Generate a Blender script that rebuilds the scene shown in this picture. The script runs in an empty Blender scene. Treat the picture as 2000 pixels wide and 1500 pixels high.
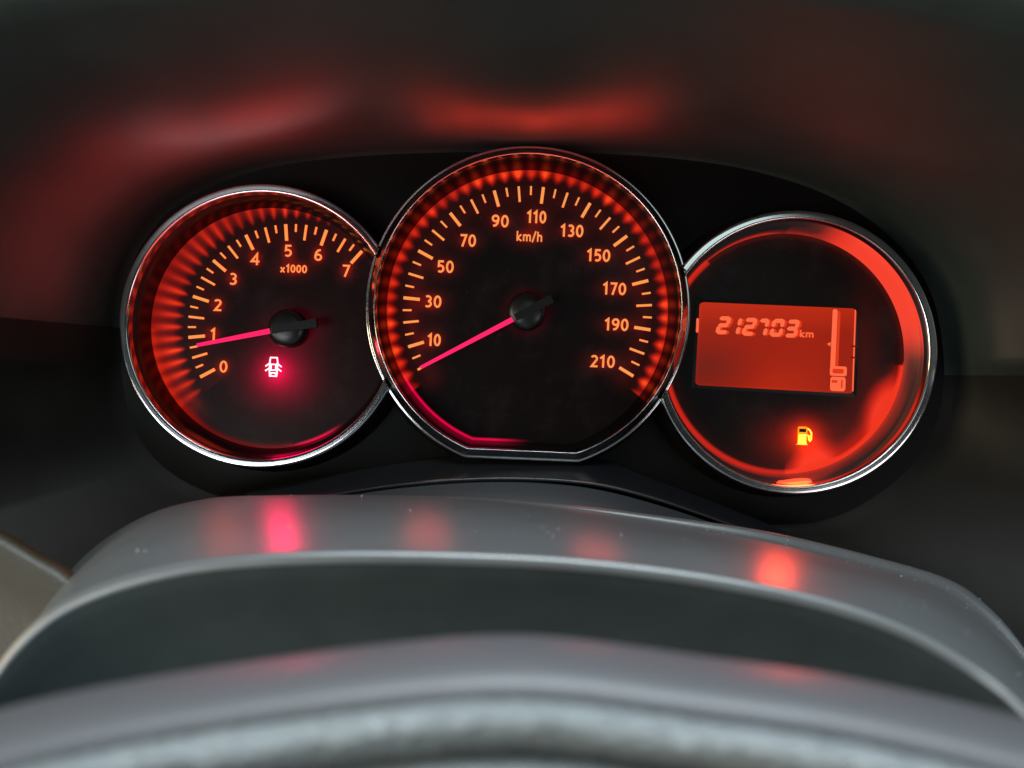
import bpy, bmesh, math, random
from mathutils import Matrix, Vector, noise
random.seed(7)
S = bpy.context.scene
R = math.radians

# ------------------------------------------------------------------ camera
U = 0.00019                # metres per photograph pixel on the dial plane
D = 0.275                  # camera to dial plane
K = U / D
ROLL = R(2.4)
CAM = Vector((0, -D, 0))
RT = Vector((math.cos(ROLL), 0, math.sin(ROLL)))
UP = Vector((-math.sin(ROLL), 0, math.cos(ROLL)))
FW = Vector((0, 1, 0))
cd = bpy.data.cameras.new('camera'); cam = bpy.data.objects.new('camera', cd)
S.collection.objects.link(cam); S.camera = cam
cd.sensor_width = 36; cd.lens = 36 / (2000 * K)
cd.clip_start = 0.005; cd.clip_end = 20
mw = Matrix.Identity(4)
for i, ax in enumerate((RT, UP, -FW)):
    for j in range(3): mw[j][i] = ax[j]
mw.translation = CAM
cam.matrix_world = mw
cd.dof.use_dof = True; cd.dof.focus_distance = D - 0.006; cd.dof.aperture_fstop = 5.8

# ------------------------------------------------------------------ world and lamps
W = bpy.data.worlds.new('World'); S.world = W; W.use_nodes = True
bg = W.node_tree.nodes['Background']; bg.inputs[0].default_value = (0.75, 0.95, 1.0, 1); bg.inputs[1].default_value = 0.012

def area(name, loc, target, sx, sy, power, col):
    l = bpy.data.lights.new(name, 'AREA'); l.shape = 'RECTANGLE'; l.size = sx; l.size_y = sy
    l.energy = power; l.color = col
    o = bpy.data.objects.new(name, l); S.collection.objects.link(o); o.location = loc
    o.rotation_euler = (Vector(target) - Vector(loc)).to_track_quat('-Z', 'Y').to_euler()
    return o
area('windscreen_light', (0.05, -0.34, 0.60), (0, -0.13, -0.05), 0.7, 0.25, 7.2, (0.80, 0.93, 1.0))
area('rear_window_light', (0.25, -1.3, 0.35), (0, 0, 0), 0.7, 0.35, 1.0, (0.78, 1.0, 0.95))
area('added_overhead_light', (0.05, -0.62, 0.62), (0, -0.08, -0.04), 0.5, 0.2, 4.6, (0.85, 0.95, 1.0))  # unseen light added above to brighten the column cover top
area('added_low_left_light', (-0.36, -0.62, -0.18), (-0.1, 0, -0.03), 0.34, 0.20, 1.9, (0.9, 0.97, 1.0))  # unseen low light added to whiten the left chrome ring
area('side_window_light', (-0.75, -0.42, -0.02), (-0.12, -0.05, -0.03), 0.30, 0.35, 4.0, (1.0, 0.80, 0.50))
area('added_low_right_light', (0.50, -0.62, -0.17), (0.15, -0.05, -0.03), 0.26, 0.16, 0.65, (1.0, 0.93, 0.92))  # unseen low light added for the right ring and cover front

S.view_settings.view_transform = 'Standard'; S.view_settings.look = 'None'
S.view_settings.gamma = 1; S.view_settings.exposure = 0
S.cycles.use_denoising = True
S.cycles.max_bounces = 8; S.cycles.sample_clamp_indirect = 6

# ------------------------------------------------------------------ helpers
def P(px, py, d):           # point seen at photograph position px,py at distance d
    return CAM + RT * ((px - 1000) * d * K) + UP * ((750 - py) * d * K) + FW * d
def Q(u, v, h=0.0):         # point of the dial plane raised h metres towards the driver
    p = P(u, v, D); p.y -= h; return p

def srgb(r, g, b):
    f = lambda c: (c/255/12.92) if c/255 <= .04045 else ((c/255+.055)/1.055)**2.4
    return (f(r), f(g), f(b), 1)

def mat(name, col, rough=.5, metal=0, spec=.5, bump=0, scale=400, emit=None, es=0, coat=0, vary=0, rvary=0):
    m = bpy.data.materials.new(name); m.use_nodes = True
    nt = m.node_tree; b = nt.nodes['Principled BSDF']; L = nt.links.new
    b.inputs['Base Color'].default_value = tuple(col[:3]) + (1,)
    b.inputs['Roughness'].default_value = rough; b.inputs['Metallic'].default_value = metal
    b.inputs['Specular IOR Level'].default_value = spec
    b.inputs['Coat Weight'].default_value = coat
    if emit:
        b.inputs['Emission Color'].default_value = tuple(emit[:3]) + (1,); b.inputs['Emission Strength'].default_value = es
    tc = nt.nodes.new('ShaderNodeTexCoord')
    if bump:
        n = nt.nodes.new('ShaderNodeTexNoise'); n.inputs['Scale'].default_value = scale; n.inputs['Detail'].default_value = 4
        L(tc.outputs['Object'], n.inputs['Vector'])
        bp = nt.nodes.new('ShaderNodeBump'); bp.inputs['Strength'].default_value = bump; bp.inputs['Distance'].default_value = 0.0004
        L(n.outputs[0], bp.inputs['Height']); L(bp.outputs[0], b.inputs['Normal'])
    if vary:
        n = nt.nodes.new('ShaderNodeTexNoise'); n.inputs['Scale'].default_value = 45; n.inputs['Detail'].default_value = 8; n.inputs['Roughness'].default_value = .7
        L(tc.outputs['Object'], n.inputs['Vector'])
        r = nt.nodes.new('ShaderNodeMapRange'); r.inputs[1].default_value = .35; r.inputs[2].default_value = .7
        r.inputs[3].default_value = 1 - vary; r.inputs[4].default_value = 1 + vary
        L(n.outputs[0], r.inputs[0])
        mx = nt.nodes.new('ShaderNodeVectorMath'); mx.operation = 'SCALE'; mx.inputs[0].default_value = col[:3]
        L(r.outputs[0], mx.inputs['Scale']); L(mx.outputs[0], b.inputs['Base Color'])
    if rvary:
        n = nt.nodes.new('ShaderNodeTexNoise'); n.inputs['Scale'].default_value = 90; n.inputs['Detail'].default_value = 6
        L(tc.outputs['Object'], n.inputs['Vector'])
        r = nt.nodes.new('ShaderNodeMapRange'); r.inputs[3].default_value = rough - rvary; r.inputs[4].default_value = rough + rvary
        L(n.outputs[0], r.inputs[0]); L(r.outputs[0], b.inputs['Roughness'])
    return m

def glowmat(name, ramp, strength=1.0, base=(.012, .008, .008), rough=.35, dust=0, painted_col=None):
    """emissive plate: the attribute 'glow' is how bright the plate's painted light is"""
    m = mat(name, base, rough, spec=.35)
    nt = m.node_tree; b = nt.nodes['Principled BSDF']; L = nt.links.new
    a = nt.nodes.new('ShaderNodeAttribute'); a.attribute_name = 'glow'
    cr = nt.nodes.new('ShaderNodeValToRGB'); e = cr.color_ramp.elements
    e[0].position = ramp[0][0]; e[0].color = ramp[0][1]; e[1].position = ramp[-1][0]; e[1].color = ramp[-1][1]
    for pos, c in ramp[1:-1]:
        x = e.new(pos); x.color = c
    L(a.outputs['Fac'], cr.inputs[0]); L(cr.outputs[0], b.inputs['Emission Color'])
    b.inputs['Emission Strength'].default_value = strength
    if painted_col:              # painted emission: symbol halos and the pink needle reflection
        a2 = nt.nodes.new('ShaderNodeAttribute'); a2.attribute_name = 'painted_glow'
        v2 = nt.nodes.new('ShaderNodeVectorMath'); v2.operation = 'SCALE'; v2.inputs[0].default_value = painted_col
        pw = nt.nodes.new('ShaderNodeMath'); pw.operation = 'POWER'; pw.inputs[1].default_value = 1.6
        L(a2.outputs['Fac'], pw.inputs[0]); L(pw.outputs[0], v2.inputs['Scale'])
        ad = nt.nodes.new('ShaderNodeVectorMath'); ad.operation = 'ADD'
        L(cr.outputs[0], ad.inputs[0]); L(v2.outputs[0], ad.inputs[1]); L(ad.outputs[0], b.inputs['Emission Color'])
    if dust:
        tc = nt.nodes.new('ShaderNodeTexCoord')
        n = nt.nodes.new('ShaderNodeTexNoise'); n.inputs['Scale'].default_value = 60; n.inputs['Detail'].default_value = 10; n.inputs['Roughness'].default_value = .75
        L(tc.outputs['Object'], n.inputs['Vector'])
        r = nt.nodes.new('ShaderNodeMapRange'); r.inputs[1].default_value = .5; r.inputs[2].default_value = .78
        r.inputs[3].default_value = 1; r.inputs[4].default_value = 1 + dust
        L(n.outputs[0], r.inputs[0])
        mx = nt.nodes.new('ShaderNodeVectorMath'); mx.operation = 'SCALE'; mx.inputs[0].default_value = base[:3]
        L(r.outputs[0], mx.inputs['Scale']); L(mx.outputs[0], b.inputs['Base Color'])
    return m

M = {}
M['panel'] = mat('black_satin_plastic', (.0022, .002, .002), .45, spec=.10, bump=.15, scale=3000)
M['hood'] = mat('dark_grained_plastic', (.018, .026, .0235), .47, spec=.9, bump=.05, scale=1400, vary=.15, rvary=.02)
M['hood_side'] = mat('dark_side_plastic', (.015, .0142, .012), .55, spec=.17, bump=.1, scale=1400, vary=.2)
M['chrome'] = mat('satin_chrome', (.60, .61, .63), .13, metal=1)
M['dark_chrome'] = mat('smoked_chrome', (.10, .085, .09), .27, metal=1)
M['skirt'] = mat('black_skirt', (.006, .006, .006), .35, spec=.25)
M['shroud_front'] = mat('column_cover_shaded_plastic', (.034, .045, .046), .42, bump=.10, scale=1500, vary=.12)  # cover plastic darkened to paint the shade on its front
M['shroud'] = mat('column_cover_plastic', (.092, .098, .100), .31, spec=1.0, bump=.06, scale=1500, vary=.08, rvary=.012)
M['ledge'] = mat('ledge_plastic', (.013, .014, .017), .26, bump=.1, scale=2000)
M['rim'] = mat('smooth_rim_plastic', (.088, .088, .094), .42, bump=.2, scale=900)
M['leather'] = mat('grained_leather', (.23, .25, .255), .30, bump=1.0, scale=620)
M['leather'].node_tree.nodes['Bump'].inputs['Distance'].default_value = .0006
M['fascia'] = mat('brown_dash_plastic', (.027, .021, .0105), .5, bump=.3, scale=900, vary=.1)
M['hub'] = mat('needle_hub_black', (.005, .005, .005), .34, spec=.4)
M['tail'] = mat('needle_tail_black', (.005, .005, .005), .5, spec=.2)
M['dust'] = mat('pale_dust', (.5, .5, .5), .8)
M['tick'] = mat('lit_amber_print', (0, 0, 0), .6, spec=0, emit=(1.0, .33, .08), es=1.0)
M['num'] = mat('lit_amber_numeral', (0, 0, 0), .6, spec=0, emit=(1.0, .32, .085), es=1.0)
M['edge'] = mat('added_red_halo_edge', (0, 0, 0), .6, spec=0, emit=(1.0, .045, .004), es=2.2)  # glowing side walls added so the print throws a red halo
M['needle'] = mat('lit_pink_needle', (0, 0, 0), .5, spec=0, emit=(1.0, .018, .125), es=1.15)
M['icon'] = mat('lit_white_red_symbol', (0, 0, 0), .5, spec=0, emit=(1.0, .50, .50), es=3.0)
M['icon_edge'] = mat('added_crimson_halo_edge', (0, 0, 0), .5, spec=0, emit=(1.0, .0, .06), es=9)  # side walls made to glow for the door symbol's halo
M['fuel'] = mat('lit_yellow_symbol', (0, 0, 0), .5, spec=0, emit=(1.0, .62, .05), es=2.2)
M['fuel_orange'] = mat('lit_orange_symbol', (0, 0, 0), .5, spec=0, emit=(1.0, .24, .01), es=1.6)
M['fuel_edge'] = mat('added_red_symbol_halo_edge', (0, 0, 0), .5, spec=0, emit=(1.0, .05, .0), es=8)  # side walls made to glow for the fuel symbol's halo
M['seg'] = mat('lit_display_segment', (0, 0, 0), .5, spec=0, emit=srgb(255, 108, 70), es=1.0)
M['seg_dim'] = mat('lit_display_segment_shade', (0, 0, 0), .5, spec=0, emit=srgb(222, 56, 24), es=1.0)
M['seg_dark'] = mat('display_dark_mark', (0, 0, 0), .5, spec=0, emit=srgb(120, 14, 0), es=1.0)

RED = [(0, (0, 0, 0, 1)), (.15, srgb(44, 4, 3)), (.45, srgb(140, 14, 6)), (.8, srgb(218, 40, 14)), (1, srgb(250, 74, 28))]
M['face'] = glowmat('smoked_dial_plate', RED, 1.0, (.006, .0035, .0038), .42, dust=2.6, painted_col=(1.0, .0, .07))
M['face'].node_tree.nodes['Principled BSDF'].inputs['Specular IOR Level'].default_value = .07
M['rface'] = glowmat('smoked_display_plate', [(0, (0, 0, 0, 1)), (.2, srgb(60, 6, 3)), (.6, srgb(190, 28, 12)), (1, srgb(240, 52, 28))], 1.0, (.005, .003, .003), .38, dust=2.6, painted_col=(1.0, .025, .0))
M['rface'].node_tree.nodes['Principled BSDF'].inputs['Specular IOR Level'].default_value = .12
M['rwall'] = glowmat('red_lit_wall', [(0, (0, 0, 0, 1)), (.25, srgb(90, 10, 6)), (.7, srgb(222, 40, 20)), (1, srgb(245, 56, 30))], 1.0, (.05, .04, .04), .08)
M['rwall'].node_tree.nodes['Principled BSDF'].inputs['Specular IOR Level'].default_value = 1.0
M['lcd'] = glowmat('red_display_glass', [(0, srgb(112, 26, 14)), (.5, srgb(152, 26, 3)), (1, srgb(190, 38, 5))], 1.0, (.004, .002, .002), .3)
M['lcd'].node_tree.nodes['Principled BSDF'].inputs['Specular IOR Level'].default_value = .2

COL = S.collection
def link(name, me, parent=None, material=None, smooth=True):
    if material is not None:
        for mm in (material if isinstance(material, (list, tuple)) else [material]): me.materials.append(mm)
    if smooth is not None:
        for p in me.polygons: p.use_smooth = smooth
    o = bpy.data.objects.new(name, me); COL.objects.link(o)
    if parent is not None:
        o.parent = parent
        if parent.get('is_root'): o.location = -parent.location
    return o
def root(name, label, cat, loc, group=None):
    o = bpy.data.objects.new(name, None); o.empty_display_size = .01; COL.objects.link(o); o.location = loc
    o['label'] = label; o['category'] = cat; o['is_root'] = 1
    return o
def mesh(name, vs, fs):
    me = bpy.data.meshes.new(name); me.from_pydata([tuple(v) for v in vs], [], fs); me.update(); return me
def grid(rows, closed=False, keep=None, flip=False):
    n = len(rows[0]); vs = [p for r in rows for p in r]; fs = []
    for i in range(len(rows) - 1):
        for j in range(n if closed else n - 1):
            a = i * n + j; b = i * n + (j + 1) % n; c = b + n; d = a + n
            f = (a, b, c, d) if not flip else (d, c, b, a)
            if keep is None or all(keep(vs[k]) for k in f): fs.append(f)
    return vs, fs
def spline(pts, n):
    """Catmull-Rom through pts (tuples), n samples in all"""
    out = []; m = len(pts) - 1
    for k in range(n):
        t = k / (n - 1) * m; i = min(int(t), m - 1); f = t - i
        p0 = pts[max(i-1, 0)]; p1 = pts[i]; p2 = pts[i+1]; p3 = pts[min(i+2, m)]
        out.append(tuple(.5*((2*b)+(-a+c)*f+(2*a-5*b+4*c-d)*f*f+(-a+3*b-3*c+d)*f**3) for a, b, c, d in zip(p0, p1, p2, p3)))
    return out
def attr(me, vals, name='glow'):
    a = me.attributes.new(name, 'FLOAT', 'POINT')
    a.data.foreach_set('value', vals)
def prism(outline, h0, h1):
    """outline in dial-plane pixels -> raised plate: front face material 0, edge material 1"""
    n = len(outline)
    vs = [Q(u, v, h1) for u, v in outline] + [Q(u, v, h0) for u, v in outline]
    fs = [tuple(range(n))] + [(i, (i+1) % n, n + (i+1) % n, n + i) for i in range(n)]
    return vs, fs, [0] + [1] * n
class Build:
    def __init__(s): s.v = []; s.f = []; s.m = []
    def add(s, vs, fs, ms=None):
        o = len(s.v); s.v += list(vs); s.f += [tuple(i + o for i in f) for f in fs]; s.m += list(ms or [0] * len(fs))
    def mesh(s, name, mats):
        me = mesh(name, s.v, s.f)
        for m_ in mats: me.materials.append(m_)
        me.polygons.foreach_set('material_index', s.m)
        return me
def rrect(cx, cy, w, h, r, n=4, rot=0, slant=0):
    pts = []
    for sx, sy, a0 in ((1, -1, -90), (1, 1, 0), (-1, 1, 90), (-1, -1, 180)):
        for k in range(n + 1):
            a = R(a0 + 90 * k / n)
            x = sx * (w/2 - r) + r * math.cos(a); y = sy * (h/2 - r) + r * math.sin(a)
            x -= slant * y
            pts.append((cx + x * math.cos(rot) - y * math.sin(rot), cy + x * math.sin(rot) + y * math.cos(rot)))
    return pts

# ------------------------------------------------------------------ hood (binnacle) and black panel
LOOP = [(560, 985), (430, 975), (325, 925), (258, 850), (226, 745), (222, 650), (232, 560), (262, 478), (325, 402), (420, 348), (530, 316), (660, 298), (820, 288),
        (1020, 285), (1200, 290), (1360, 304), (1500, 330), (1640, 380), (1755, 460), (1828, 560), (1856, 680), (1852, 790), (1815, 880), (1735, 960), (1620, 1020), (1480, 1030)]
NL = 260
loop = spline(LOOP, NL)
hood = root('instrument_hood', 'black moulded hood arching over the dials, its underside catching a red glow', 'dashboard hood', P(1000, 265, D))
def pl(u, v, h):            # panel point
    return Q(u, v, h)
cu, cv = 1030, 650
def loft_row(t, seg):
    """t 0 at the panel, 1 at the mouth of the hood"""
    d = .120 * t
    rows = []
    for (u, v) in seg:
        e = 1 + .005 * t
        low = max(0, min(1, (v - cv - 60) / 200)); e += 1.0 * t * low
        ang = math.atan2(v - cv, u - cu)
        # small roll-over where shell meets panel
        r0 = -10 * max(0, 1 - t / .04) ** 2
        side = max(0, -math.cos(ang)) * .22 * t + max(0, math.cos(ang)) * .16 * t
        uu = cu + (u - cu) * (e + side) + r0 * math.cos(ang); vv = cv + (v - cv) * (e + sag(t) * (1 if v < cv else 0) * min(1, (cv - v) / 120 if v < cv else 0)) + r0 * math.sin(ang)
        rows.append(Q(uu, vv, -.004 + d))
    return rows
def sag(t):                 # the ceiling dips towards the driver, then rises again to its mouth
    s_ = 0; k = 40
    for i in range(k):
        x = t * 120 * (i + .5) / k
        s_ += (-math.tan(R(6.5)) + (math.tan(R(6.5)) + math.tan(R(13))) * min(1, max(0, (x - 48) / 42)) ** 1) * t * 120 / k
    return s_ / 69
TS = [0, .008, .016, .025, .035, .05, .08, .12, .18, .25, .33, .42, .52, .64, .78, .9, 1.0]
# split at the seam lines (left at v about 650, right at v about 740)
iL = min(range(NL), key=lambda i: abs(loop[i][1] - 652) + (1000 if loop[i][0] > 400 else 0))
iR = min(range(NL), key=lambda i: abs(loop[i][1] - 742) + (1000 if loop[i][0] < 1500 else 0))
def shell(name, seg, material, label=None):
    rows = [loft_row(t, seg) for t in TS if not label or t < .53]
    # a thickness rim at the mouth
    rows.append([p + Vector((p.x, -.004, p.z)).normalized() * (.08 if label else .006) for p in rows[-1]])
    vs, fs = grid(rows)
    o = link(name, mesh(name, vs, fs), hood, material)
    if label: o['label'] = label
    return o
shell('upper_shell', loop[iL:iR + 1], M['hood'])
def inset(seg, k):          # the lower shells sit a hair inside the upper one, leaving a seam
    return [(cu + (u - cu) * k, cv + (v - cv) * k) for u, v in seg]
shell('lower_shell', inset(loop[:iL + 2], .9975), M['hood_side'], 'brown-black lower side of the hood left of the dials')
shell('lower_shell', inset(loop[iR - 1:], .9975), M['hood_side'], 'black lower side of the hood right of the dials')
me = mesh('surround_panel', [pl(u, v, -.003) for u, v in loop] , [tuple(range(NL))])

# ------------------------------------------------------------------ instrument cluster
cl = root('instrument_cluster', 'three chrome ringed dials glowing orange red in a black panel, door and fuel warnings lit', 'instrument cluster', Q(1030, 900, -.003))
panel = link('surround_panel', me, cl, M['panel'], smooth=False)

CM, CLt, CRt = (1030, 607), (530, 641), (1531, 691)
RMO = 300
def outside_main(p):
    q = p - Q(CM[0], CM[1]); return (q.x * q.x + q.z * q.z) > (RMO * U) ** 2
def flat(a, k=.935):
    c = math.cos(a - math.pi - R(2.4))
    return min(1.0, k / c) if c > 0.2 else 1.0
def ring_rows(c, prof, n=288, isflat=False):
    rows = []
    for r, h in prof:
        rows.append([Q(c[0] + r * (flat(2*math.pi*k/n) if isflat else 1) * math.sin(2*math.pi*k/n),
                       c[1] - r * (flat(2*math.pi*k/n) if isflat else 1) * math.cos(2*math.pi*k/n), h) for k in range(n)])
    return rows
def lip_profile(r0, r1, h0, top, domed=False):
    if domed:
        return [(r0, h0), (r0 + .4, h0 + .0018), (r0 + 1.2, top - .0003), (r0 + 2.2, top), (r0 + 3.4, top - .0002), (r0 + 5, top - .0006), (r0 + 9, top - .0014), (r0 + 14, top - .0026),
                (r1 - 6, top - .0036), (r1 - 5, top - .00375), (r1 - 4.2, top - .0037), (r1 - 1.6, top - .00372), (r1 - .7, top - .0041), (r1, h0 - .0040)]
    w = r1 - r0; tilt = -.00004
    return [(r0, h0), (r0 + .4, h0 + .0016), (r0 + 1.2, top - .0005), (r0 + 2.4, top - .0001), (r0 + 3.8, top), (r0 + w * .35, top - tilt * .45), (r0 + w * .55, top - tilt),
            (r0 + w * .72, top - tilt * 1.6), (r0 + w * .84, top - .00005), (r0 + w * .90, top - .0004), (r0 + w * .96, top - .0014), (r1 - .3, top - .0032), (r1, h0 - .0015)]
def polar_face(name, c, rf, parent, material, glow, n=360, m=26, clip=False, isflat=False, painted_glow=None):
    vs = []; vals = []; lv = []
    for i in range(m + 1):
        f = (i / m) ** .7 if True else i / m
        for k in range(n):
            a = 2 * math.pi * k / n
            r = rf * f * (flat(a) if isflat else 1)
            u = c[0] + r * math.sin(a); v = c[1] - r * math.cos(a)
            if clip:
                du, dv = u - CM[0], v - CM[1]; q = math.hypot(du, dv)
                if q < RMO - 1: u = CM[0] + du / q * (RMO - 1); v = CM[1] + dv / q * (RMO - 1)
            vs.append(Q(u, v, 0)); vals.append(glow(u, v))
            if painted_glow: lv.append(painted_glow(u, v))
    fs = []
    for i in range(m):
        for k in range(n):
            a_, b_ = i*n+k, i*n+(k+1) % n
            fs.append((a_, b_, b_+n, a_+n))
    me = mesh(name, vs, fs); attr(me, vals)
    if painted_glow: attr(me, lv, 'painted_glow')
    return link(name, me, parent, material, smooth=False)

def sm(x, a, b):
    t = min(1, max(0, (x - a) / (b - a))); return t * t * (3 - 2 * t)
def pol(u, v, c):
    return math.hypot(u - c[0], v - c[1]), math.degrees(math.atan2(u - c[0], c[1] - v))
rnd = [random.uniform(.62, 1.05) * (1 + .22 * math.sin(k * .55) * math.sin(k * .21 + 1)) for k in range(400)]

A0, A1 = -118.3, 121.7
NUM_MAIN = (('10', 848, 664, 26), ('30', 846, 589, 33), ('50', 870, 521, 33), ('70', 914, 470, 32), ('90', 977, 432, 34), ('110', 1048, 424, 38),
                    ('130', 1117, 451, 45), ('150', 1169, 499, 46), ('170', 1200, 564, 46), ('190', 1204, 634, 47), ('210', 1177, 706, 48), ('', 1034, 462, 51))
NUM_TACH = (('0', 437, 716), ('1', 417, 653), ('2', 426, 596), ('3', 456, 545), ('4', 499, 506), ('5', 563, 490), ('6', 622, 498), ('7', 676, 529), ('', 574, 525, 50))
def num_halo(u, v, L_):     # camera bloom round each lit numeral, painted into the plate's emission
    g = 0
    for q in L_:
        w_ = (q[3] if len(q) > 3 else 16) * .5 + 9
        a = ((u - q[1]) / w_) ** 2 + ((v - q[2]) / 19) ** 2
        if a < 5: g += .30 * math.exp(-a)
    return g
def glow_main(u, v):  # glow teeth and red band painted into the plate's emission
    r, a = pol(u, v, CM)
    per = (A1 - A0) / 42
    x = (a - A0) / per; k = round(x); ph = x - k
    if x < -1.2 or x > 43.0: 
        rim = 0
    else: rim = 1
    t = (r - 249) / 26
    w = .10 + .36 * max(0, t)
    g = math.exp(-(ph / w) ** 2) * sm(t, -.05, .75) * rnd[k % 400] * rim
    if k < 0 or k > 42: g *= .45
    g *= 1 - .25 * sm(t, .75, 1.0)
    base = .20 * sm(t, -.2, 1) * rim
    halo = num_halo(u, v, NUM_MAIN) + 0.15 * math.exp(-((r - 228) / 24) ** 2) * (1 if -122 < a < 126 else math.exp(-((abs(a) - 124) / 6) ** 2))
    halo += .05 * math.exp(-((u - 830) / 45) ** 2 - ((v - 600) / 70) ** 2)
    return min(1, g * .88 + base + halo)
TC = (571, 641); T0, T1 = -118, 42.2
def glow_tach(u, v):  # red glow round the rev scale, painted as emission
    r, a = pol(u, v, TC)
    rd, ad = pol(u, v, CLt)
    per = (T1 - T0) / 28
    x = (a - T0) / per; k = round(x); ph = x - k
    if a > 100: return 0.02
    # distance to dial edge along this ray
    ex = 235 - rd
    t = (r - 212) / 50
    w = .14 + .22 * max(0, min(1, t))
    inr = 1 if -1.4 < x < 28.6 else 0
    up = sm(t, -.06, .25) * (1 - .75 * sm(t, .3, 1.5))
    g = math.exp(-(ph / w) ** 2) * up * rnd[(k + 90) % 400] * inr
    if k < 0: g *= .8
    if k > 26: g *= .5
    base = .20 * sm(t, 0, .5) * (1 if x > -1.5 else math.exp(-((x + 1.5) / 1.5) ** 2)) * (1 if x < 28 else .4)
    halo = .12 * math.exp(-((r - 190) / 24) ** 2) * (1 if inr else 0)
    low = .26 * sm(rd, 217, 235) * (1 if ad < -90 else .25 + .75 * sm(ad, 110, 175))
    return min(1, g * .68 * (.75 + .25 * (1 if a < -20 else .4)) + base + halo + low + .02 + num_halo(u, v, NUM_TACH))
def blob(u, v, cx, cy, sx, sy, rot=0):
    c, s = math.cos(R(rot)), math.sin(R(rot)); x = u - cx; y = v - cy
    x, y = x * c + y * s, -x * s + y * c
    return math.exp(-((x / sx) ** 2 + (y / sy) ** 2) ** 1.6)
def glow_right(u, v):  # red light spots and edge glow painted on the plate as emission
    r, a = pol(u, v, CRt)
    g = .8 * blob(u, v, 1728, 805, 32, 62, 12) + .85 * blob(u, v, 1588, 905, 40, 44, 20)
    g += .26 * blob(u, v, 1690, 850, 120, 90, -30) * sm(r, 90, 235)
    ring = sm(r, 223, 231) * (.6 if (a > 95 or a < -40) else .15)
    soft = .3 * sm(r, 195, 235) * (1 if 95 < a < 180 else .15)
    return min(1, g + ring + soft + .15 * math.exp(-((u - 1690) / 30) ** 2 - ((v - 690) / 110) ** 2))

tach = polar_face('tachometer', CLt, 235, cl, M['face'], glow_tach, n=720, m=46, clip=True, painted_glow=lambda u, v: .75 * math.exp(-(math.hypot(u - 540, v - 724) / 27) ** 1.6) + .34 * math.exp(-((u - 548) / 75) ** 2 - ((v - 738) / 62) ** 2) + .16 * math.exp(-((u - 575) / 65) ** 2 - ((v - 643) / 42) ** 2) + .85 * sm(pol(u, v, CLt)[0], 229, 232) * math.exp(-((pol(u, v, CLt)[1] - 158) / 12) ** 4))  # painted emission: door symbol halo, hub glow, pink reflection at the edge
tach['label'] = 'left dial, rev counter with red glow painted round its scale'
def pink_main(u, v):  # needle's reflection painted as a pink emissive line, plus hub glow
    r, a = pol(u, v, CM); a = a % 360
    rr = r / flat(R(a))
    g = sm(rr, 268.5, 271) * (1 - .3 * sm(rr, 273, 275)) * sm(a, 176, 196) * (1 - sm(a, 238, 246))
    return .9 * g + .12 * math.exp(-(math.hypot(u - 1028, v - 610) / 48) ** 4)
speedo = polar_face('speedometer', CM, 275, cl, M['face'], glow_main, n=900, m=50, isflat=True, painted_glow=lambda u, v: pink_main(u, v))
speedo['label'] = 'middle and largest dial, speed in km/h, flat at the bottom'
disp = polar_face('display_dial', CRt, 235, cl, M['rface'], glow_right, n=360, m=60, clip=True, painted_glow=lambda u, v: .85 * math.exp(-(math.hypot(u - 1572, v - 853) / 29) ** 1.8) + .30 * math.exp(-((u - 1560) / 85) ** 2 - ((v - 862) / 52) ** 2))  # fuel symbol halo painted into the plate's emission
disp['label'] = 'right dial holding a red odometer and fuel display'

# bezels
def bezel(parent, c, rf, li, lo, top, isflat=False, clip=True, wallmat=None, wallglow=None):
    keep = outside_main if clip else None
    lipp = lip_profile(li, lo, top - .0032, top, isflat)
    wall = [(rf - 1, -.0004), (rf + .5, .0006), (rf + (li - rf) * .35, .0035), (rf + (li - rf) * .62, .0065), (rf + (li - rf) * .86, top - .0040), (li, top - .0032)]
    rows = ring_rows(c, wall, isflat=isflat, n=360)
    vs, fs = grid(rows, closed=True, keep=keep)
    me = mesh('inner_wall', vs, fs)
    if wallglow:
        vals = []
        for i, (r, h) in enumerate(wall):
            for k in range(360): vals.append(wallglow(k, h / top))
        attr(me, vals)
    link('inner_wall', me, parent, wallmat or M['dark_chrome'])
    rows = ring_rows(c, lipp, isflat=isflat, n=360)
    vs, fs = grid(rows, closed=True, keep=keep)
    link('chrome_ring', mesh('chrome_ring', vs, fs), parent, M['chrome'])
    l = lipp[-1]
    rows = ring_rows(c, [l, (lo + 1, top * .45), (lo + 4, .001), (lo + 14, -.0029)], isflat=isflat, n=360)
    vs, fs = grid(rows, closed=True, keep=keep)
    link('bezel_skirt', mesh('bezel_skirt', vs, fs), parent, M['skirt'])
bezel(tach, CLt, 235, 249, 268, .0115)
bezel(speedo, CM, 275, 284, 307, .0135, isflat=True, clip=False)
def wg(k, t):  # red light on the wall, painted into its emission by angle
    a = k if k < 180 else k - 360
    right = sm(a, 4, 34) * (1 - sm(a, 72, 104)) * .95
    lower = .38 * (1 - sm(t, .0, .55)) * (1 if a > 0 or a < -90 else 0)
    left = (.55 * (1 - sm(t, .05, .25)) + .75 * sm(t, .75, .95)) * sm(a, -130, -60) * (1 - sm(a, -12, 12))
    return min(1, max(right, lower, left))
bezel(disp, CRt, 235, 249, 268, .0115, wallmat=M['rwall'], wallglow=wg)

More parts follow.
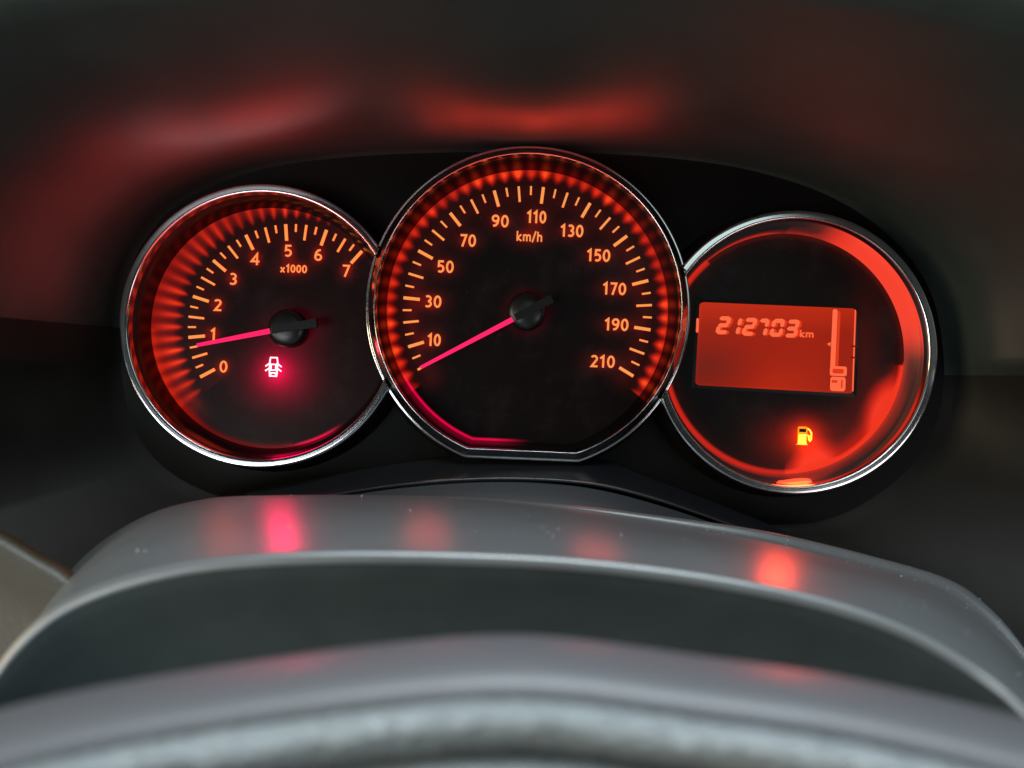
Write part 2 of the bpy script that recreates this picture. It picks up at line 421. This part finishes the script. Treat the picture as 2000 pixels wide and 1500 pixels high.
def specks(parent, c, rmax, n, smax=1.1):
    b = Build()
    for k in range(n):
        a = random.uniform(0, 2 * math.pi); rr = rmax * math.sqrt(random.random()); s_ = random.uniform(.3, smax)
        u = c[0] + rr * math.sin(a); v = c[1] - rr * math.cos(a)
        if parent is not speedo and math.hypot(u - CM[0], v - CM[1]) < 320: continue
        t = random.uniform(0, 3)
        b.add([Q(u + s_ * math.cos(t + q), v + s_ * .6 * math.sin(t + q), .0001 + .0001 * (q > 3)) for q in (0, 1.7, 3.2, 4.6)], [(0, 1, 2, 3)])
    o = link('dust', b.mesh('dust', [M['speck']]), parent, None, smooth=False); o['kind'] = 'stuff'
M['speck'] = mat('grey_dust', (.07, .06, .055), .9, spec=.1)
specks(speedo, CM, 240, 240); specks(tach, CLt, 215, 170); specks(disp, CRt, 225, 130)

# ticks: three sizes, mesh data shared between alike ticks
def tick_mesh(w, l, name):
    w *= U; l *= U; h = .00045
    b = Build()
    vs = [(-w/2, -h, l/2), (w/2, -h, l/2), (w/2, -h, -l/2), (-w/2, -h, -l/2)]
    vs += [(x, -.00002, z) for x, y, z in vs]
    b.add(vs, [(0, 1, 2, 3)] + [(i, (i+1) % 4, 4 + (i+1) % 4, 4 + i) for i in range(4)], [0, 1, 1, 1, 1])
    me = b.mesh(name, [M['tick'], M['edge']]); return me
TK = {'long': tick_mesh(6.0, 32, 'long_tick'), 'mid': tick_mesh(4.4, 30, 'mid_tick'), 'short': tick_mesh(3.6, 17, 'short_tick'), 'tachs': tick_mesh(3.6, 15, 'small_tick')}
LEN = {'long': 32, 'mid': 30, 'short': 17, 'tachs': 15}
def place_tick(parent, kind, c, rad, a):
    o = bpy.data.objects.new('tick', TK[kind]); COL.objects.link(o); o.parent = parent
    r = rad - LEN[kind] / 2
    o.location = Q(c[0] + r * math.sin(R(a)), c[1] - r * math.cos(R(a)), 0)
    o.rotation_euler = (0, R(a) - ROLL, 0)
for i in range(43):
    kind = 'short' if i % 2 else ('long' if (i // 2) % 2 == 1 else 'mid')
    place_tick(speedo, kind, CM, 243, A0 + (A1 - A0) * i / 42)
for i in range(29):
    kind = 'long' if i % 4 == 0 else ('mid' if i % 4 == 2 else 'tachs')
    place_tick(tach, kind, TC, 203, T0 + (T1 - T0) * i / 28)

# lettering: strokes on a unit-high grid
def arc(cx, cy, rx, ry, a0, a1, n=14):
    return [(cx + rx * math.cos(R(a0 + (a1-a0)*k/n)), cy + ry * math.sin(R(a0 + (a1-a0)*k/n))) for k in range(n + 1)]
G = {
 '0': (.58, [arc(.29, .5, .205, .42, 90, 450, 28)]),
 '1': (.44, [[(.05, .74), (.27, .93), (.27, 0)]]),
 '2': (.56, [arc(.26, .70, .20, .22, 150, -25) + [(.10, .085), (.52, .085)]]),
 '3': (.55, [arc(.24, .715, .19, .205, 135, -88), arc(.24, .295, .215, .215, 88, -135)]),
 '4': (.60, [[(.42, 0), (.42, .92), (.07, .30), (.57, .30)]]),
 '5': (.56, [[(.49, .92), (.15, .92), (.13, .54)] + arc(.26, .33, .215, .25, 95, -130)]),
 '6': (.58, [[(.45, .91), (.27, .86), (.14, .68), (.09, .42), (.085, .31)], arc(.29, .305, .205, .225, 90, 450, 24)]),
 '7': (.54, [[(.05, .92), (.47, .92), (.20, 0)]]),
 '9': (.58, [[(.13, .09), (.31, .14), (.44, .32), (.49, .58), (.495, .69)], arc(.29, .695, .205, .225, 90, 450, 24)]),
 'x': (.56, [[(.05, .62), (.47, 0)], [(.47, .62), (.05, 0)]]),
 'k': (.54, [[(.10, 0), (.10, 1.0)], [(.48, .66), (.12, .33), (.50, 0)]]),
 'm': (.86, [[(.10, 0), (.10, .68)], [(.10, .48)] + arc(.255, .44, .155, .19, 150, 0, 8) + [(.42, 0)], [(.43, .48)] + arc(.585, .44, .155, .19, 150, 0, 8) + [(.75, 0)]]),
 '/': (.36, [[(.02, -.08), (.34, 1.05)]]),
 'h': (.56, [[(.10, 0), (.10, 1.0)], [(.10, .46)] + arc(.28, .43, .18, .21, 150, 0, 8) + [(.46, 0)]]),
}
def stroke(b, pts, w, place, h):
    closed = math.hypot(pts[0][0]-pts[-1][0], pts[0][1]-pts[-1][1]) < 1e-6
    if closed: pts = pts[:-1]
    n = len(pts); Lf = []; Rt = []
    for i in range(n):
        p = pts[i]
        a = pts[i-1] if (i > 0 or closed) else None; c = pts[(i+1) % n] if (i < n-1 or closed) else None
        d1 = (p[0]-a[0], p[1]-a[1]) if a else None; d2 = (c[0]-p[0], c[1]-p[1]) if c else None
        nz = lambda d: (d[0]/math.hypot(*d), d[1]/math.hypot(*d))
        if d1: d1 = nz(d1)
        if d2: d2 = nz(d2)
        if d1 is None: d1 = d2
        if d2 is None: d2 = d1
        n1 = (-d1[1], d1[0]); n2 = (-d2[1], d2[0])
        m_ = (n1[0]+n2[0], n1[1]+n2[1]); q = math.hypot(*m_)
        if q < .3: m_ = n1; s = 1
        else:
            m_ = (m_[0]/q, m_[1]/q); s = min(2.4, 1 / max(.3, m_[0]*n1[0] + m_[1]*n1[1]))
        Lf.append((p[0]+m_[0]*w/2*s, p[1]+m_[1]*w/2*s)); Rt.append((p[0]-m_[0]*w/2*s, p[1]-m_[1]*w/2*s))
    vs = [place(x, y, h) for x, y in Lf] + [place(x, y, h) for x, y in Rt] + [place(x, y, .00002) for x, y in Lf] + [place(x, y, .00002) for x, y in Rt]
    fs = []; ms = []
    for i in range(n if closed else n - 1):
        j = (i + 1) % n
        fs.append((i, j, n+j, n+i)); ms.append(0)
        fs.append((i, 2*n+i, 2*n+j, j)); ms.append(1); fs.append((n+i, n+j, 3*n+j, 3*n+i)); ms.append(1)
    if not closed:
        for i in (0, n-1): fs.append((i, n+i, 3*n+i, 2*n+i)); ms.append(1)
    b.add(vs, fs, ms)
def text(parent, name, s, cx, cy, height, width, w=.165, material=None, tilt=None, sq=1.0, track=.09, hh=.00042):
    """word s centred on dial-plane pixel cx,cy"""
    tot = sum(G[c][0] for c in s) + track * (len(s) - 1)
    kx = width / tot; t = ROLL if tilt is None else tilt
    b = Build(); x0 = 0; k = 0
    for c in s:
        for st in G[c][1]:
            k += 1
            def place(x, y, h, x0=x0):
                X = (x0 + x - tot/2) * kx; Y = (y - .5) * height
                return Q(cx + X*math.cos(t) + Y*math.sin(t), cy + X*math.sin(t) - Y*math.cos(t), h)
            # keep stroke width even: work in height units
            stroke_pts = [(px * kx / height, py) for px, py in st]
            pl2 = lambda x, y, h, pf=place: pf(x * height / kx, y, h)
            stroke(b, stroke_pts, w, pl2, hh + k * .000006)
        x0 += G[c][0] + track
    me = b.mesh(name, [material or M['num'], M['edge']])
    return link(name, me, parent, None, smooth=False)
for s, x, y, wd in NUM_MAIN[:-1]:
    text(speedo, 'numeral', s, x, y, 24, wd)
text(speedo, 'unit_lettering', 'km/h', 1034, 462, 19, 51, w=.155)
for s, x, y in NUM_TACH[:-1]: 
    text(tach, 'numeral', s, x, y, 23.5, {'1': 11, '4': 18}.get(s, 16), w=.155)
text(tach, 'multiplier_lettering', 'x1000', 574, 525, 15.5, 52, w=.17)

# needles and hubs
def needle(parent, tip, base, tail, hub, wt, wb):
    h = .0062
    # hub dome
    prof = [(37, .0002), (37, .0040), (36, .0052), (33, .0060), (26, .0067), (14, .0071), (.5, .0072)]
    rows = ring_rows(hub, prof, n=64)
    vs, fs = grid(rows, closed=True)
    hb = link('hub', mesh('hub', vs, fs), parent, M['hub'])
    sc = (D - h) / D
    cv_ = lambda p: (1000 + (p[0]-1000) * sc, 750 + (p[1]-750) * sc)
    tip, base, tail = cv_(tip), cv_(base), cv_(tail)
    def bar(name, p, q, w0, w1, h0, h1, mats):
        d = (q[0]-p[0], q[1]-p[1]); l = math.hypot(*d); n = (-d[1]/l, d[0]/l)
        o = [(p[0]+n[0]*w0/2, p[1]+n[1]*w0/2), (q[0]+n[0]*w1/2, q[1]+n[1]*w1/2), (q[0]-n[0]*w1/2, q[1]-n[1]*w1/2), (p[0]-n[0]*w0/2, p[1]-n[1]*w0/2)]
        vs, fs, ms = prism(o, h0, h1); b = Build(); b.add(vs, fs, [0] + [0] * 4)
        fs2 = [(7, 6, 5, 4)]; b.add(vs, fs2)
        return link(name, b.mesh(name, mats), parent, None, smooth=False)
    bar('needle', tip, base, wt, wb, h - .0009, h, [M['needle']])
    dx = (tail[0]-base[0]); dy = (tail[1]-base[1])
    bar('needle_tail', (base[0], base[1]), tail, wb + 4, 17, h - .0005, h + .0014, [M['tail']])
needle(tach, (384, 674), (533, 645), (620, 631), (568, 643), 6.2, 10)
needle(speedo, (821, 718), (1006, 621), (1078, 584), (1028, 610), 6, 9.5)

# warning symbols
def outline_strokes(name, parent, strokes, cx, cy, sc, w, mats, fills=(), hh=.0005, tilt=ROLL):
    b = Build()
    def place(x, y, h):
        X = x * sc; Y = y * sc
        return Q(cx + X*math.cos(tilt) + Y*math.sin(tilt), cy + X*math.sin(tilt) - Y*math.cos(tilt), h)
    for k, st in enumerate(strokes): stroke(b, st, w, place, hh + k * .000008)
    for k, (pts, mi) in enumerate(fills):
        n = len(pts); b.add([place(x, y, hh + .0001 + .00002 * k) for x, y in pts], [tuple(range(n))], [mi])
    return link(name, b.mesh(name, mats), parent, None, smooth=False)
car = [
    [(-.42, .55), (-.34, 1.0), (.34, 1.0), (.42, .55), (.34, .28), (-.34, .28), (-.42, .55)],      # bonnet
    [(-.42, .55), (-.42, -.35)], [(.42, .55), (.42, -.35)],
    [(-.42, -.35), (-.36, -.95), (.36, -.95), (.42, -.35)],
    [(-.36, -.32), (.36, -.32)], [(-.30, -.95), (-.24, -.62), (.24, -.62), (.30, -.95)],
    [(-.45, .35), (-.85, .05)], [(.45, .35), (.85, .05)], [(-.45, -.15), (-.85, -.42)], [(.45, -.15), (.85, -.42)],
    [(-.42, .3), (-.25, .12), (-.25, -.2), (-.42, -.35)], [(.42, .3), (.25, .12), (.25, -.2), (.42, -.35)]]
o = outline_strokes('door_open_symbol', tach, car, 535, 717, 18.5, .13, [M['icon'], M['icon_edge']])
o['label'] = 'lit pinkish white symbol of a car with open doors'
pump_body = [(-.62, -1), (-.62, .85), (-.5, 1.0), (.38, 1.0), (.5, .85), (.5, -1), (.62, -1), (.62, -1.12), (-.74, -1.12), (-.74, -1)]
hose = [(.5, .8), (.78, .62), (.98, .3), (.98, -.45), (.84, -.62), (.72, -.45), (.70, -.05), (.5, .05)]
o = outline_strokes('fuel_pump_symbol', disp, [hose], 1567, 850, 17, .17, [M['fuel'], M['fuel_edge'], M['fuel_orange'], M['tail']],
    fills=[(pump_body, 2), ([(-.5, -.9), (-.5, .12), (.38, .12), (.38, -.9)], 0), ([(-.46, .36), (-.46, .76), (.34, .76), (.34, .36)], 3), ([(-.55, -1.05), (-.55, -.8), (.45, -.8), (.45, -1.05)], 0)])
o['label'] = 'lit yellow fuel pump symbol'
def added_spot(name, u, v, h, e, col, rad, aim, cone=120):  # unseen red spots added to streak the column cover
    l = bpy.data.lights.new(name, 'SPOT'); l.energy = e; l.color = col; l.shadow_soft_size = rad
    l.spot_size = R(cone); l.spot_blend = 1
    o = bpy.data.objects.new(name, l); COL.objects.link(o); o.location = Q(u, v, h)
    o.rotation_euler = Vector(aim).to_track_quat('-Z', 'Y').to_euler()
added_spot('door_added_spot', 537, 735, .004, .026, (1, .0, .10), .005, (0, -.7, -.7))
added_spot('door_added_low_spot', 545, 815, .004, .018, (1, .0, .08), .006, (0, -.8, -.6))
added_spot('speedometer_added_spot', 850, 815, .016, .0055, (1, .06, .04), .009, (0, -.8, -.6))
added_spot('speedometer_added_spot', 1180, 810, .016, .009, (1, .06, .04), .009, (0, -.8, -.6))
added_spot('tachometer_added_spot', 430, 800, .008, .0055, (1, .06, .03), .009, (0, -.8, -.6))
added_spot('fuel_added_spot', 1560, 868, .004, .035, (1, .05, .01), .005, (0, -.7, -.7))
added_spot('fuel_added_low_spot', 1552, 905, .004, .030, (1, .045, .015), .006, (0, -.8, -.6))
# unseen red strips added in front of the dials to redden the hood
def added_strip(name, c, rr, h, a_, ln, e, col):
    l = bpy.data.lights.new(name, 'AREA'); l.shape = 'RECTANGLE'; l.size = ln; l.size_y = .024; l.energy = e; l.color = col
    o = bpy.data.objects.new(name, l); COL.objects.link(o); a = R(a_)
    o.location = Q(c[0] + rr * math.sin(a), c[1] - rr * math.cos(a), h)
    zax = -(RT * math.sin(a) + UP * math.cos(a)); xax = RT * math.cos(a) - UP * math.sin(a); yax = zax.cross(xax)
    m_ = Matrix.Identity(4)
    for i, ax in enumerate((xax, yax, zax)):
        for j in range(3): m_[j][i] = ax[j]
    m_.translation = o.location; o.matrix_world = m_
for a_, ln, e in ((-42, .040, .0024), (-22, .044, .0036), (3, .030, .0022), (3, .052, .0034), (3, .076, .0036), (-12, .030, .0010), (17, .034, .0018), (27, .044, .0050), (45, .040, .0024)):
    added_strip('speedometer_added_strip', CM, 256, .0270, a_, ln, e, (1, .05, .03))
for a_, ln, e in ((-62, .036, .0026), (-36, .040, .0040), (-10, .042, .0040), (14, .034, .0044), (34, .034, .0024)):
    added_strip('tachometer_added_strip', CLt, 226, .0250, a_, ln, e, (1, .05, .04))
for a_, ln, e in ((-5, .034, .0006), (22, .036, .0005)):
    added_strip('display_added_strip', CRt, 226, .0250, a_, ln, e, (1, .07, .05))

# display: glass, digits, gauge
def quad_uv(u0, v0, u1, v1, u2, v2, u3, v3, s, t):
    a = (u0 + (u1-u0)*s, v0 + (v1-v0)*s); b = (u3 + (u2-u3)*s, v3 + (v2-v3)*s)
    return a[0] + (b[0]-a[0])*t, a[1] + (b[1]-a[1])*t
n = 40; vs = []; vals = []; fs = []
for j in range(n + 1):
    for i in range(n + 1):
        s, t = i/n, j/n
        u, v = quad_uv(1366, 590, 1673, 603, 1666, 769, 1357, 752, s, t)
        # round the corners
        for (a, b_) in ((0, 0), (1, 0), (1, 1), (0, 1)):
            ds, dt = abs(s-a) * 307, abs(t-b_) * 165
            if ds < 8 and dt < 8:
                q = math.hypot(8-ds, 8-dt)
                if q > 8:
                    s2 = a + (1 if a == 0 else -1) * (8 - (8-ds) * 8/q) / 307; t2 = b_ + (1 if b_ == 0 else -1) * (8 - (8-dt) * 8/q) / 165
                    u, v = quad_uv(1366, 590, 1673, 603, 1666, 769, 1357, 752, s2, t2)
        vs.append(Q(u, v, .0003))
        g = .55 + .35 * (1 - sm(t, 0, .35)) + .25 * math.exp(-((s-.5)/.25)**2 - ((t-1)/.3)**2) - .5 * math.exp(-((s-.05)/.3)**2 - ((t-.8)/.35)**2) - .08 * sm(s, .75, .9)
        g += .25 * (1 - sm(min(s, 1-s) * 307, 0, 8)) + .2 * (1 - sm(min(t, 1-t) * 165, 0, 6))
        vals.append(max(0, min(1, g)))
for j in range(n):
    for i in range(n):
        a = j*(n+1)+i; fs.append((a, a+1, a+n+2, a+n+1))
me = mesh('display_screen', vs, fs); attr(me, vals)
screen = link('display_screen', me, disp, M['lcd'], smooth=False)
# dark frame round the glass
b = Build()
fo = [(1360, 584), (1679, 597), (1672, 776), (1350, 758)]; fi = [(1366, 590), (1673, 603), (1666, 769), (1357, 752)]
for i in range(4):
    j = (i+1) % 4
    b.add([Q(*fo[i], .0002), Q(*fo[j], .0002), Q(*fi[j], .0005), Q(*fi[i], .0005)], [(0, 1, 2, 3)])
link('screen_frame', b.mesh('screen_frame', [M['skirt']]), disp, None, smooth=False)
SEG = {'0': 'abcdef', '1': 'bc', '2': 'abged', '3': 'abgcd', '7': 'abc'}
def seg_digit(ch, x0, w, top, bot, sl):
    b = Build(); hgt = bot - top; th = 8.0; g = .6
    cx = x0 + w/2; mid = (top+bot)/2
    def pt(x, y): return (x + sl * (mid - y), y)
    def hseg(y, k):
        l, r = x0 + g + th*.15, x0 + w - g - th*.15
        return [pt(l, y), pt(l+th*.45, y-th/2), pt(r-th*.45, y-th/2), pt(r, y), pt(r-th*.45, y+th/2), pt(l+th*.45, y+th/2)]
    def vseg(x, ya, yb):
        return [pt(x, ya), pt(x+th/2, ya+th*.4), pt(x+th/2, yb-th*.4), pt(x, yb), pt(x-th/2, yb-th*.4), pt(x-th/2, ya+th*.4)]
    S_ = {'a': hseg(top+th/2, 0), 'g': hseg(mid, 0), 'd': hseg(bot-th/2, 0), 'b': vseg(x0+w-th/2, top+1.5, mid-.8), 'c': vseg(x0+w-th/2, mid+.8, bot-1.5),
          'f': vseg(x0+th/2, top+1.5, mid-.8), 'e': vseg(x0+th/2, mid+.8, bot-1.5)}
    for k, s in enumerate(SEG[ch]):
        o_ = S_[s]; b.add([Q(u, v, .0008 + k*.00001) for u, v in o_], [tuple(range(6))], [0])
        b.add([Q(u+5, v+1.0, .0006 + k*.00001) for u, v in o_], [tuple(range(6))], [1])      # offset dimmer copy painting the ghost shadow of each bar
    return link('display_digit', b.mesh('display_digit', [M['seg'], M['seg_dim']]), screen, None, smooth=False)
for ch, x0, w, yo in (('2', 1399, 25, 0), ('1', 1424, 22, 2), ('2', 1450, 25, 3), ('7', 1478, 21, 4.5), ('0', 1504, 25, 5), ('3', 1533, 25, 6.5)):
    seg_digit(ch, x0, w, 618 + yo, 653 + yo, .22)
text(screen, 'display_unit', 'km', 1575, 652, 14, 28, w=.17, material=M['seg'], track=.06, hh=.0006)
def plate(name, pts, h, mt, parent=screen):
    b = Build(); b.add([Q(u, v, h) for u, v in pts], [tuple(range(len(pts)))])
    return link(name, b.mesh(name, [mt]), parent, None, smooth=False)
rt = R(2.4)
plate('fuel_bar_shade', rrect(1632, 667, 12, 120, 5, rot=R(2.6)), .00055, M['seg_dim'])
plate('fuel_bar', rrect(1626.5, 669, 9.5, 130, 4, rot=R(2.6)), .0008, M['seg'])
plate('fuel_bar_marker', [(1613, 672), (1621, 668), (1620, 677)], .00079, M['seg'])
plate('fuel_level_block', rrect(1635.5, 725, 33, 19, 4, rot=rt), .00082, M['seg'])
plate('fuel_level_window', rrect(1635, 725, 22, 9, 3, rot=rt), .00085, M['seg_dim'])
plate('pump_symbol', rrect(1634.5, 750, 30, 28, 5, rot=rt), .00083, M['seg'])
plate('pump_symbol_window', rrect(1628, 745, 11, 5, 1, rot=rt), .00086, M['seg_dim'])
plate('pump_symbol_hose', rrect(1642, 750, 3, 16, 1, rot=rt), .00087, M['seg_dim'])
plate('scale_line', [(1667.5, 606), (1670, 606), (1665, 764), (1662, 764)], .0008, M['seg'])
plate('scale_mark', [(1661, 675), (1671, 675), (1671, 678), (1661, 678)], .00084, M['seg_dark'])
plate('scale_mark', [(1660, 697), (1670, 697), (1670, 700), (1660, 700)], .00084, M['seg_dark'])
plate('screen_clip', rrect(1361, 636, 5, 28, 2, rot=rt), .0009, M['seg'], disp)

# ------------------------------------------------------------------ ledge and mesh strip below the dials
ledge = root('trim_ledge', 'curved grey-black plastic ledge under the middle dial with a fine mesh strip', 'trim', P(1050, 940, .262))
def loft(name, rowspec, n, parent, material, smooth=True):
    rows = [[P(x, y, d) for x, y, d in spline([(a, b_, (dd if len(q) == 2 else q[2])) for q in pts for a, b_ in [(q[0], q[1])]], n)] for pts, dd in rowspec]
    vs, fs = grid(rows); return link(name, mesh(name, vs, fs), parent, material, smooth)
top = [(480, 975), (620, 948), (760, 922), (900, 905), (1030, 903), (1160, 908), (1280, 952), (1420, 1004), (1560, 1064), (1700, 1130)]
bot = [(480, 985), (620, 968), (760, 946), (900, 933), (1030, 931), (1160, 941), (1280, 970), (1420, 1020), (1560, 1076), (1700, 1140)]
bot2 = [(480, 990), (620, 974), (760, 953), (900, 941), (1030, 939), (1160, 949), (1280, 978), (1420, 1026), (1560, 1082), (1700, 1146)]
loft('ledge_top', [([(x, y - 14) for x, y in top], .2755), (top, .270), ([((a+c)/2, (b_+d_)/2) for (a, b_), (c, d_) in zip(top, bot)], .263), (bot, .256), ([(x, y+3) for x, y in bot], .2545), (bot2, .2550)], 80, ledge, M['ledge'])
mesh_top = [(480, 990), (620, 974), (760, 953), (900, 940), (1030, 940), (1160, 955), (1280, 985), (1420, 1032), (1560, 1088), (1700, 1152)]
M['mesh'] = mat('woven_mesh', (.018, .022, .030), .5)
nt = M['mesh'].node_tree; ck = nt.nodes.new('ShaderNodeTexChecker'); ck.inputs['Scale'].default_value = 2500
tc = nt.nodes.new('ShaderNodeTexCoord'); nt.links.new(tc.outputs['Object'], ck.inputs['Vector'])
ck.inputs[1].default_value = (.012, .014, .019, 1); ck.inputs[2].default_value = (.004, .005, .007, 1)
nt.links.new(ck.outputs[0], nt.nodes['Principled BSDF'].inputs['Base Color'])
loft('mesh_strip', [(mesh_top, .2560), ([(x, y + 22) for x, y in mesh_top], .253), ([(x, y + 60) for x, y in mesh_top], .248), ([(x, y + 110) for x, y in mesh_top], .244)], 80, ledge, M['mesh'])

# ------------------------------------------------------------------ steering column cover
cover = root('steering_column_cover', 'smooth grey-black steering column cover in front of the dials, faint red reflections on top', 'column cover', P(1000, 1250, .17))
back = [(60, 1230), (140, 1112), (215, 1046), (300, 1000), (390, 976), (480, 968), (700, 966), (900, 970), (1100, 984), (1300, 1008), (1500, 1038), (1700, 1085), (1850, 1130), (1925, 1180), (1985, 1245), (2040, 1330), (2080, 1430)]
crease = [(-150, 1620), (-60, 1400), (0, 1290), (75, 1208), (160, 1155), (290, 1112), (450, 1086), (700, 1075), (1000, 1082), (1200, 1097), (1400, 1124), (1600, 1165), (1760, 1218), (1890, 1288), (1990, 1365), (2090, 1480), (2150, 1620)]
nb = 120
sb = spline(back, nb); sc_ = spline(crease, nb)
bev = [(3 + 23 * sm(i / nb, .36, .66)) / math.hypot(b_[0] - a[0], b_[1] - a[1]) for i, (a, b_) in enumerate(zip(sb, sc_))]
def mixp(a, b_, t): return (a[0] + (b_[0]-a[0])*t, a[1] + (b_[1]-a[1])*t)
def blend(t): return [mixp(a, b_, w_ + (1 - w_) * t) for a, b_, w_ in zip(sb, sc_, bev)]
def dline(d0, side): return [d0 - side * (1 if i < nb / 2 else 3.2) * abs(2*i/(nb-1) - 1) ** 2.5 for i in range(nb)]
rows = []
def addrow(pts, ds): rows.append([P(x, y, d) for (x, y), d in zip(pts, ds)])
addrow([(x, y + 45) for x, y in sb], dline(.246, .01))
addrow([(x, y + 10) for x, y in sb], dline(.245, .01))
addrow([(x, y + .5) for x, y in sb], dline(.2440, .01))
addrow([(x, y + 1) for x, y in sb], dline(.2432, .01))
addrow([mixp(a, b_, w_ * .5) for a, b_, w_ in zip(sb, sc_, bev)], dline(.2426, .01))
addrow([mixp(a, b_, w_ * .92) for a, b_, w_ in zip(sb, sc_, bev)], dline(.2422, .01))
addrow(blend(0), dline(.2415, .01))
for t in (.06, .14, .22, .28, .34, .45, .57, .69, .8, .88):
    # constant-height surface between the two edges: depth follows 1/(py-750)
    f = 0.242; g = 0.172
    inv = (1/f) + ((1/g) - (1/f)) * (t + .06 * math.sin(math.pi * t))
    addrow(blend(t), dline(1/inv, .01 + .0 * t))
for t, dd in ((.94, .1745), (.98, .1725), (1.0, .1712)): addrow(blend(t), dline(dd, .01))
def frow(dy, dd): addrow([(1000 + (x-1000) * (1 - dy/6000), y + dy) for x, y in sc_], dline(dd, .01))
for dy, dd in ((8, .1704), (18, .1702), (26, .1704)): frow(dy, dd)
vs, fs = grid(rows)
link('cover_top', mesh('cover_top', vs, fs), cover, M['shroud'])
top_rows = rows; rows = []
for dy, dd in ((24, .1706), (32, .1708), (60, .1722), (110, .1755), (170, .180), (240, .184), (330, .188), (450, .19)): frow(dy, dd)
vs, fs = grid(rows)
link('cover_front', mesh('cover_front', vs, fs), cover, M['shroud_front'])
rows = top_rows
# dust specks lying on the cover
b = Build()
for k in range(210):
    i = random.randint(30, nb - 14); j = random.choice([5, 6, 6, 7, 8, 9, 11, 12, 13])
    if random.random() < .6: i = random.randint(int(nb*.58), nb - 16); j = random.choice([3, 4, 5, 5, 6])
    p = rows[j][i].lerp(rows[j+1][i+1], random.random()) + Vector((random.uniform(-.001, .001), 0, .00012)); s = random.uniform(.00009, .00030)
    vs = [p + Vector((random.uniform(-s, s)*1.3, random.uniform(-s, s)*1.3, random.uniform(-s, s))) for _ in range(4)]
    b.add(vs, [(0, 1, 2), (0, 1, 3), (1, 2, 3), (0, 2, 3)])
o = link('dust', b.mesh('dust', [M['dust']]), cover, None, smooth=False); o['kind'] = 'stuff'

# ------------------------------------------------------------------ steering wheel rim
wheel = root('steering_wheel', 'blurred steering wheel rim in the foreground, grey and leather grained', 'steering wheel', P(1000, 1500, .12))
edge = [(-500, 1560), (-250, 1462), (0, 1385), (250, 1330), (600, 1276), (850, 1247), (1000, 1240), (1130, 1248), (1350, 1278), (1650, 1322), (2000, 1402), (2250, 1478), (2500, 1570)]
NW = 160; se = spline(edge, NW)
def wdep(x): return .128 - .012 * ((x - 1000) / 1200) ** 2
# cross-section: (pixels below the top edge, metres nearer than the edge)
def strip(name, prof, material):
    rows = [[P(x, y + dy * (1 - .00004*abs(x-1000)), wdep(x) - dd) for x, y in se] for dy, dd in prof]
    vs, fs = grid(rows); return link(name, mesh(name, vs, fs), wheel, material)
strip('rim_back_cover', [(60, -.006), (20, -.004), (4, -.002), (0, 0), (4, .0035), (14, .0075), (34, .0125), (62, .0165), (92, .0190), (122, .0202), (134, .0194)], M['rim'])
# grained leather: a fine irregular surface, so that its highlights break up
prof = spline([(124, .0188), (128, .0208), (136, .0230), (150, .0248), (168, .0258), (184, .0258), (196, .0246), (206, .0222), (216, .0202), (230, .0200), (244, .0212), (256, .0236), (276, .0258), (310, .0272), (360, .028), (440, .028)], 90)
sl = spline(edge, 640); rows_ = []
for dy, dd in prof:
    rows_.append([P(x, y + dy + random.gauss(0, 1.1) + 1.2 * noise.noise(Vector((x / 34, dy / 26, 0))), wdep(x) - dd + random.gauss(0, .00020) + .0006 * noise.noise(Vector((x / 30, dy / 22, 5))) + .0005 * noise.noise(Vector((x / 11, dy / 9, 9)))) for x, y in sl])
vs, fs = grid(rows_); link('leather_grip', mesh('leather_grip', vs, fs), wheel, M['leather'])

# ------------------------------------------------------------------ dashboard fascia, lower left
dash = root('dashboard', 'brownish lower dashboard edge at the left beside the column cover', 'dashboard', P(0, 1200, .2)); dash['kind'] = 'structure'; del dash['category']
fe = [(-400, 830), (-200, 930), (-60, 1005), (20, 1048), (80, 1084), (120, 1106), (150, 1130), (165, 1150)]
loft('fascia', [([(x + 6, y - 2) for x, y in fe], .218), (fe, .211), ([(x - 5, y + 6) for x, y in fe], .2085), ([(x - 14, y + 22) for x, y in fe], .207), ([(x - 50, y + 120) for x, y in fe], .204), ([(x - 150, y + 420) for x, y in fe], .196)], 60, dash, M['fascia'])
for o in list(bpy.data.objects):
    if 'is_root' in o: del o['is_root']
